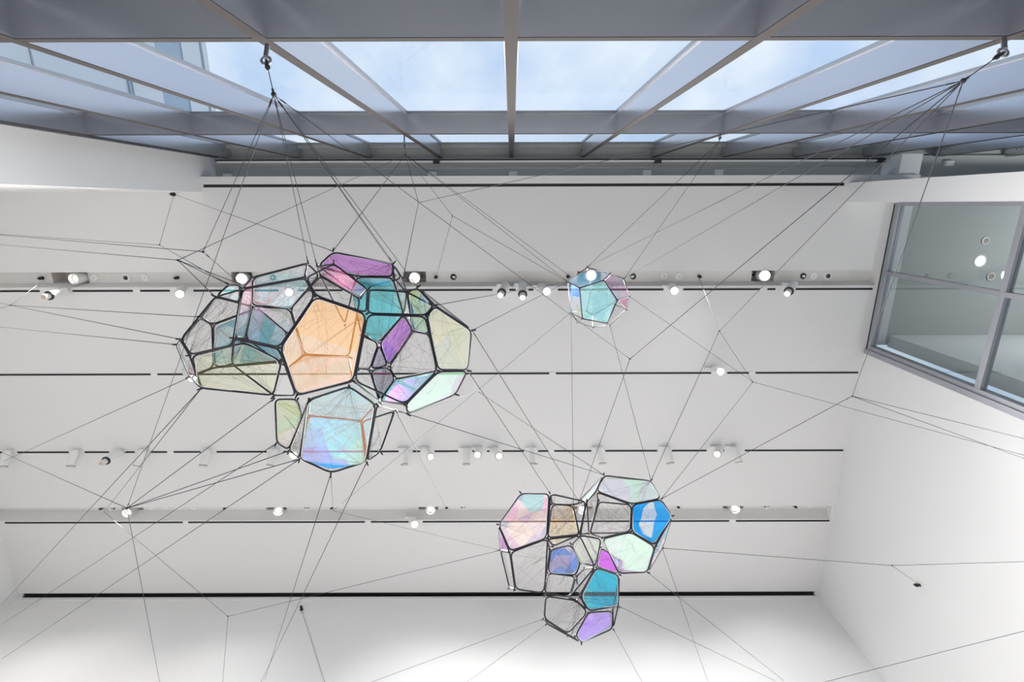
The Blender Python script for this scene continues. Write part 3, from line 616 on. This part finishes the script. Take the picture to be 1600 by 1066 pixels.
m_ad = MB().box(-.14, .06, -.020, .020, .055, .10).mesh('adapter', FIXT)
m_st = MB().lathe([(.014, -.02), (.014, .075)], 10).mesh('stem', FIXT)
lamp_d = {}
def lamp(name, W_, ang, par, mt):
    if name not in lamp_d:
        d = bpy.data.lights.new(name, 'SPOT'); d.energy = W_; d.spot_size = math.radians(ang); d.spot_blend = 1.0; d.shadow_soft_size = .05; d.color = (1, .98, .965); lamp_d[name] = d
    return link('lamp_beam', lamp_d[name], par, mt)
CATG = {'niche0': 'recessed spotlights in the ceiling', 'niche1': 'recessed spotlights in the ceiling'}
for p, d, kind, lab in SPOTS:
    e = empty('recessed_spotlight' if kind.startswith('niche') else 'track_spotlight', p)
    q = Vector(d).to_track_quat('Z', 'Y').to_matrix().to_4x4()
    if kind.startswith('niche'):
        k = int(kind[-1]); h = link('housing', m_bigh, e, q); link('reflector', m_refl, h, Matrix()); link('lens', m_bl[k], h, Matrix())
        MB().box(p[0]-.10, p[0]+.10, p[1]-.012, p[1]+.012, p[2]+.03, p[2]+.055).box(p[0]-.012, p[0]+.012, p[1]-.012, p[1]+.012, p[2]+.05, H+.40).build('yoke', BLACK, e)
        lamp('niche_beam', LAMP_W*1.4, 75, e, q @ Matrix.Translation((0, 0, .32)) @ Matrix.Rotation(math.pi, 4, 'X'))
    else:
        sn = kind.startswith('snoot'); dn = kind == 'down'; h = link('housing', m_snh if sn else m_hshort if dn else m_house, e, q)
        if sn: link('black_ring', m_ring, h, Matrix()); link('snout', m_snout, h, Matrix())
        else: link('bezel', m_bshort if dn else m_bez, h, Matrix())
        link('lens', m_lens[kind], h, Matrix())
        link('adapter', m_ad, e, Matrix()); link('stem', m_st, e, Matrix())
        dim = p[0] < -3.6; lamp(('wash' if dn else 'track')+('_beam_dim' if dim else '_beam'), LAMP_W*(.6 if dim else 1.0)*(.55 if dn else 1.15), 64 if dn else 140, e, q @ Matrix.Translation((0, 0, .28 if kind == 'down' else .39)) @ Matrix.Rotation(math.pi, 4, 'X'))
    tag(e, lab, 'spotlight', CATG.get(kind, 'track spotlights on the ceiling'))
for i, p in enumerate(DOWN):  # the last one is a reflection built as a glowing disc
    e = empty('downlight', p); r_ = (.085, .045, .05)[i]
    MB().lathe([(r_+.015, .0), (r_+.015, -.008), (r_, -.01), (r_-.005, -.002)], 24, p, False).build('trim_ring', FIXT, e, True)
    MB().lathe([(r_-.01, -.004), (r_-.01, -.001)], 24, p).build('lens', (LITM, LITD, LITD)[i], e)
    tag(e, ('largest round downlight behind the right window', 'small round downlight nearest the head of the right window', 'small glowing disc for a reflection, just below the large downlight behind the right window')[i], 'downlight', 'downlights in the side room')
dl = bpy.data.lights.new('side_room_lamp', 'POINT'); dl.energy = 110; dl.shadow_soft_size = .2  # unseen point light added to brighten the side room
o = bpy.data.objects.new('side_room_lamp', dl); COL.objects.link(o); o.location = (8.6, .5, Z(6.4))

# ================= small ceiling fixtures
mesh_a = [MB().lathe([(.030, .0), (.030, -.008), (.012, -.014), (.012, -.05)], 14).mesh('plate', BLACK, True),
          MB().tube([(.022*math.cos(t*math.pi/6), 0, -.068+.022*math.sin(t*math.pi/6)) for t in range(12)], .007, 6, True).mesh('eye', BLACK, True),
          MB().lathe([(.018, -.035), (.026, -.045), (.026, -.058), (.018, -.066)], 12).mesh('nut', BLACK, True)]
mesh_p = [MB().lathe([(.050, .0), (.050, -.006), (.043, -.010), (.030, -.004)], 20).mesh('black_ring', BLACK, True), MB().lathe([(.019, .0), (.019, -.13), (.015, -.135)], 14).mesh('pin_tube', FIXT, True)]
mesh_s = [MB().lathe([(.075, .0), (.072, -.012), (.055, -.018)], 24).mesh('base_plate', FIXT, True), MB().lathe([(.035, -.016), (.033, -.035), (.018, -.05)], 20).mesh('dark_lens', paint('sensor_lens', (.06, .06, .08, 1), .15), True)]
mesh_d = [MB().lathe([(.062, .0), (.060, -.012), (.04, -.022)], 24).mesh('cover', FIXT, True), MB().lathe([(.022, -.020), (.015, -.032)], 16).mesh('dome', COVE, True)]
for k, p, lab in FIXTURES:
    if k == 'pin':
        e = empty('pin_light', p); link('black_ring', mesh_p[0], e, Matrix())
        tilt = Vector((-.45*(1 if p[0] < 0 else -1)*min(1, abs(p[0])/3+.2), .1, 1)).to_track_quat('Z', 'Y').to_matrix().to_4x4()
        link('pin_tube', mesh_p[1], e, tilt); tag(e, lab, 'light', 'pin lights in the ceiling')
    elif k == 'sensor':
        e = empty('ceiling_sensor', p); link('base_plate', mesh_s[0], e, Matrix()); link('dark_lens', mesh_s[1], e, Matrix()); tag(e, lab, 'sensor', 'ceiling sensors')
    elif k == 'detector':
        e = empty('smoke_detector', p); link('cover', mesh_d[0], e, Matrix()); link('dome', mesh_d[1], e, Matrix()); tag(e, lab, 'detector', 'white covers in the recesses')
    else:
        e = empty('eye_bolt', p)
        if k == 'wall_anchor': e.rotation_euler = (-math.pi/2, 0, 0)
        if k == 'wall_anchor_r': e.rotation_euler = (0, math.pi/2, 0)
        link('plate', mesh_a[0], e, Matrix()); link('eye', mesh_a[1], e, Matrix()); link('nut', mesh_a[2], e, Matrix())
        tag(e, lab, 'bolt', 'cable anchors on ceiling and walls')

# ================= hooks and cables
for a, b_, k_, sc, lab in HOOKS:
    a, b_, k_ = Vector(a), Vector(b_), Vector(k_); e = empty('hanging_hook', a)
    dn = (b_-a).normalized(); top = a+Vector((0, 0, .03)); L = (b_-a).length
    MB().tube([top, a+dn*L*.62], .011*sc, 10).build('rod', STEEL, e, True)
    ring_c = a+dn*L*.62+dn*.020*sc; sx = dn.orthogonal().normalized(); sx = Vector((1, 0, 0))-dn*dn.x; sx.normalize()
    MB().tube([ring_c+(sx*math.cos(t*math.pi/8)+dn*math.sin(t*math.pi/8))*.020*sc for t in range(16)], .0065*sc, 8, True).build('ring', STEEL, e, True)
    d2 = (k_-ring_c).normalized(); s0 = ring_c+d2*.012*sc; sy = dn.cross(sx)
    sh = MB().tube([s0+d2*(.018*math.sin(t*math.pi/8))*sc*1.6+(sx*.4+sy*.9).normalized()*math.cos(t*math.pi/8)*.012*sc+d2*.02*sc for t in range(16)], .006*sc, 8, True)
    sh.tube([s0, s0+d2*.035*sc], [.007*sc, .012*sc], 8); sh.build('shackle', BLACK, e, True)
    MB().tube([s0+d2*.05*sc, k_], .0022, 6).build('cable', CABLE, e)
    MB().tube([k_-d2*.035*sc, k_-d2*.012*sc], .0055*sc, 8).build('ferrule', BLACK, e)
    tag(e, lab, 'hook', 'hooks under the window beams')
for lab, segs, knots in CABLE_NETS:
    base = Vector(knots[0] if knots else segs[0][0]); e = empty('suspension_cables' if len(segs) > 1 else 'suspension_cable', base)
    for a, b_ in segs:
        a, b_ = Vector(a), Vector(b_); d = (b_-a).normalized(); L = (b_-a).length
        dist = ((a+b_)/2-Vector((0, 0, CZ))).length
        m = MB().tube([a, b_], .0016 if dist < 3.5 else .0024, 5)
        for s0 in (a+d*min(.03, L*.1),): m.tube([s0, s0+d*.025], .0032, 6)
        for s0 in (b_-d*min(.03, L*.1),): m.tube([s0, s0-d*.025], .0032, 6)
        m.build('cable', CABLE, e)
    for kpt in knots:
        rr = .012 if abs(kpt[1]) < 1 and kpt[2] < 4.3 and kpt[1] < 0 else .009
        MB().lathe([(.002, -rr), (rr*.8, -rr*.6), (rr, 0), (rr*.8, rr*.6), (.002, rr)], 8, kpt).build('knot', BLACK, e)
    tag(e, lab, 'cable' if len(segs) == 1 else 'cables')

# ================= hanging polyhedral sculptures
def loop_pts(poly, inset, fil, lift=0.0, nseg=5):
    c = sum(poly, Vector())/len(poly); N = len(poly); out = []
    # newell normal
    nrm = Vector()
    for i in range(N):
        p, q = poly[i], poly[(i+1) % N]; nrm += (p-c).cross(q-c)
    nrm.normalize(); ins = []
    for i in range(N):
        p = poly[i]; a = (poly[i-1]-p).normalized(); b_ = (poly[(i+1) % N]-p).normalized()
        bis = a+b_
        if bis.length < .05: bis = (c-p)
        bis.normalize(); sn = max(.35, math.sqrt(max(0, (1-a.dot(b_))/2))); ins.append(p+bis*(inset/sn)+nrm*lift)
    for i in range(N):
        p = ins[i]; A_ = ins[i-1]; B_ = ins[(i+1) % N]; a = A_-p; b_ = B_-p
        f = min(fil, a.length*.33, b_.length*.33); s0 = p+a.normalized()*f; s1 = p+b_.normalized()*f
        for k in range(nseg):
            t = k/(nseg-1); out.append(s0*(1-t)**2+p*2*t*(1-t)+s1*t*t)
    return out, nrm, c
ORD = ['', 'upper', 'lower', 'middle']
def sculpture(name, V, Fc, rod, inset, fil, lab, webs, strw):
    V = {k: Vector(v) for k, v in V.items()}
    cen = sum(V.values(), Vector())/len(V); root = empty(name, cen)
    cells = {}
    for cell, ids, col in Fc:
        poly = [V[k] for k in ids.split()]
        cells.setdefault(cell, []).append(poly)
        pts, nrm, c = loop_pts(poly, inset, fil)
        fr = MB().tube(pts, rod, 6, True).build('rod_frame', ROD, root, True)
        if col:
            pp, nrm, c = loop_pts(poly, inset+rod*1.0, fil*.9)
            pp = [p-nrm*(p-c).dot(nrm) for p in pp]
            m = MB(); n = len(pp); m.v = [tuple(p) for p in pp]+[tuple(c)]; m.f = [(i, (i+1) % n, n) for i in range(n)]
            pn = m.build('film_pane', FILMS[col], fr); pn['label'] = FILM_WORD[col]+' iridescent film pane'
            edge = MB().tube(pp, rod*.45, 4, True).build('pane_edge', FIXT, fr)
    # connectors at the joints
    m = MB()
    for p in V.values():
        d = (p-cen).normalized(); m.tube([p-d*.006, p+d*.022], [rod*1.3, rod*.7], 6)
    j = m.build('joint_pins', BLACK, root); j['kind'] = 'stuff'
    # string webs stretched inside the cells
    for cell, faces in cells.items():
        m = MB(); fp = [loop_pts(f, inset, fil)[0] for f in faces]
        cc = [sum(f, Vector())/len(f) for f in faces]
        for _ in range(webs):
            a, b_ = random.sample(range(len(fp)), 2)
            p = random.choice(fp[a]); q = random.choice(fp[b_]); m.tube([p, q], strw, 3, cap=False)
        nod = []
        for i, f in enumerate(faces):
            for _ in range(webs//14): nod.append(cc[i].lerp(random.choice(fp[i]), random.random()*.6))
        for i, p in enumerate(nod):
            near = sorted(nod, key=lambda q: (q-p).length)[1:3]
            for q in near: m.tube([p, q], strw*1.2, 3, cap=False)
            for _ in range(2): m.tube([p, random.choice(random.choice(fp))], strw, 3, cap=False)
        # radial fans
        for i in random.sample(range(len(fp)), min(5, len(fp))):
            hub = random.choice(fp[i]); tgt = fp[(i+1) % len(fp)]
            for q in tgt[::2]: m.tube([hub, q], strw, 3, cap=False)
        w = m.build('string_web', STRING, root); w['kind'] = 'stuff'
    tag(root, lab, 'sculpture', 'hanging cell sculptures'); return root
sculpture('hanging_sculpture', BIG_V, BIG_F, .0051, .0044, .034, 'largest hanging cluster of rod-framed cells with orange, cyan and mint film panes', 40, .0004)
sculpture('hanging_sculpture', TRIO_V, TRIO_F, .0074, .006, .048, 'mid-size hanging cluster of rod-framed cells at the lower right, with blue panes', 36, .0006)
sculpture('hanging_sculpture', SMALL_V, SMALL_F, .0048, .003, .02, 'smallest hanging sculpture, one pale teal cell near the upper recess', 24, .0006)
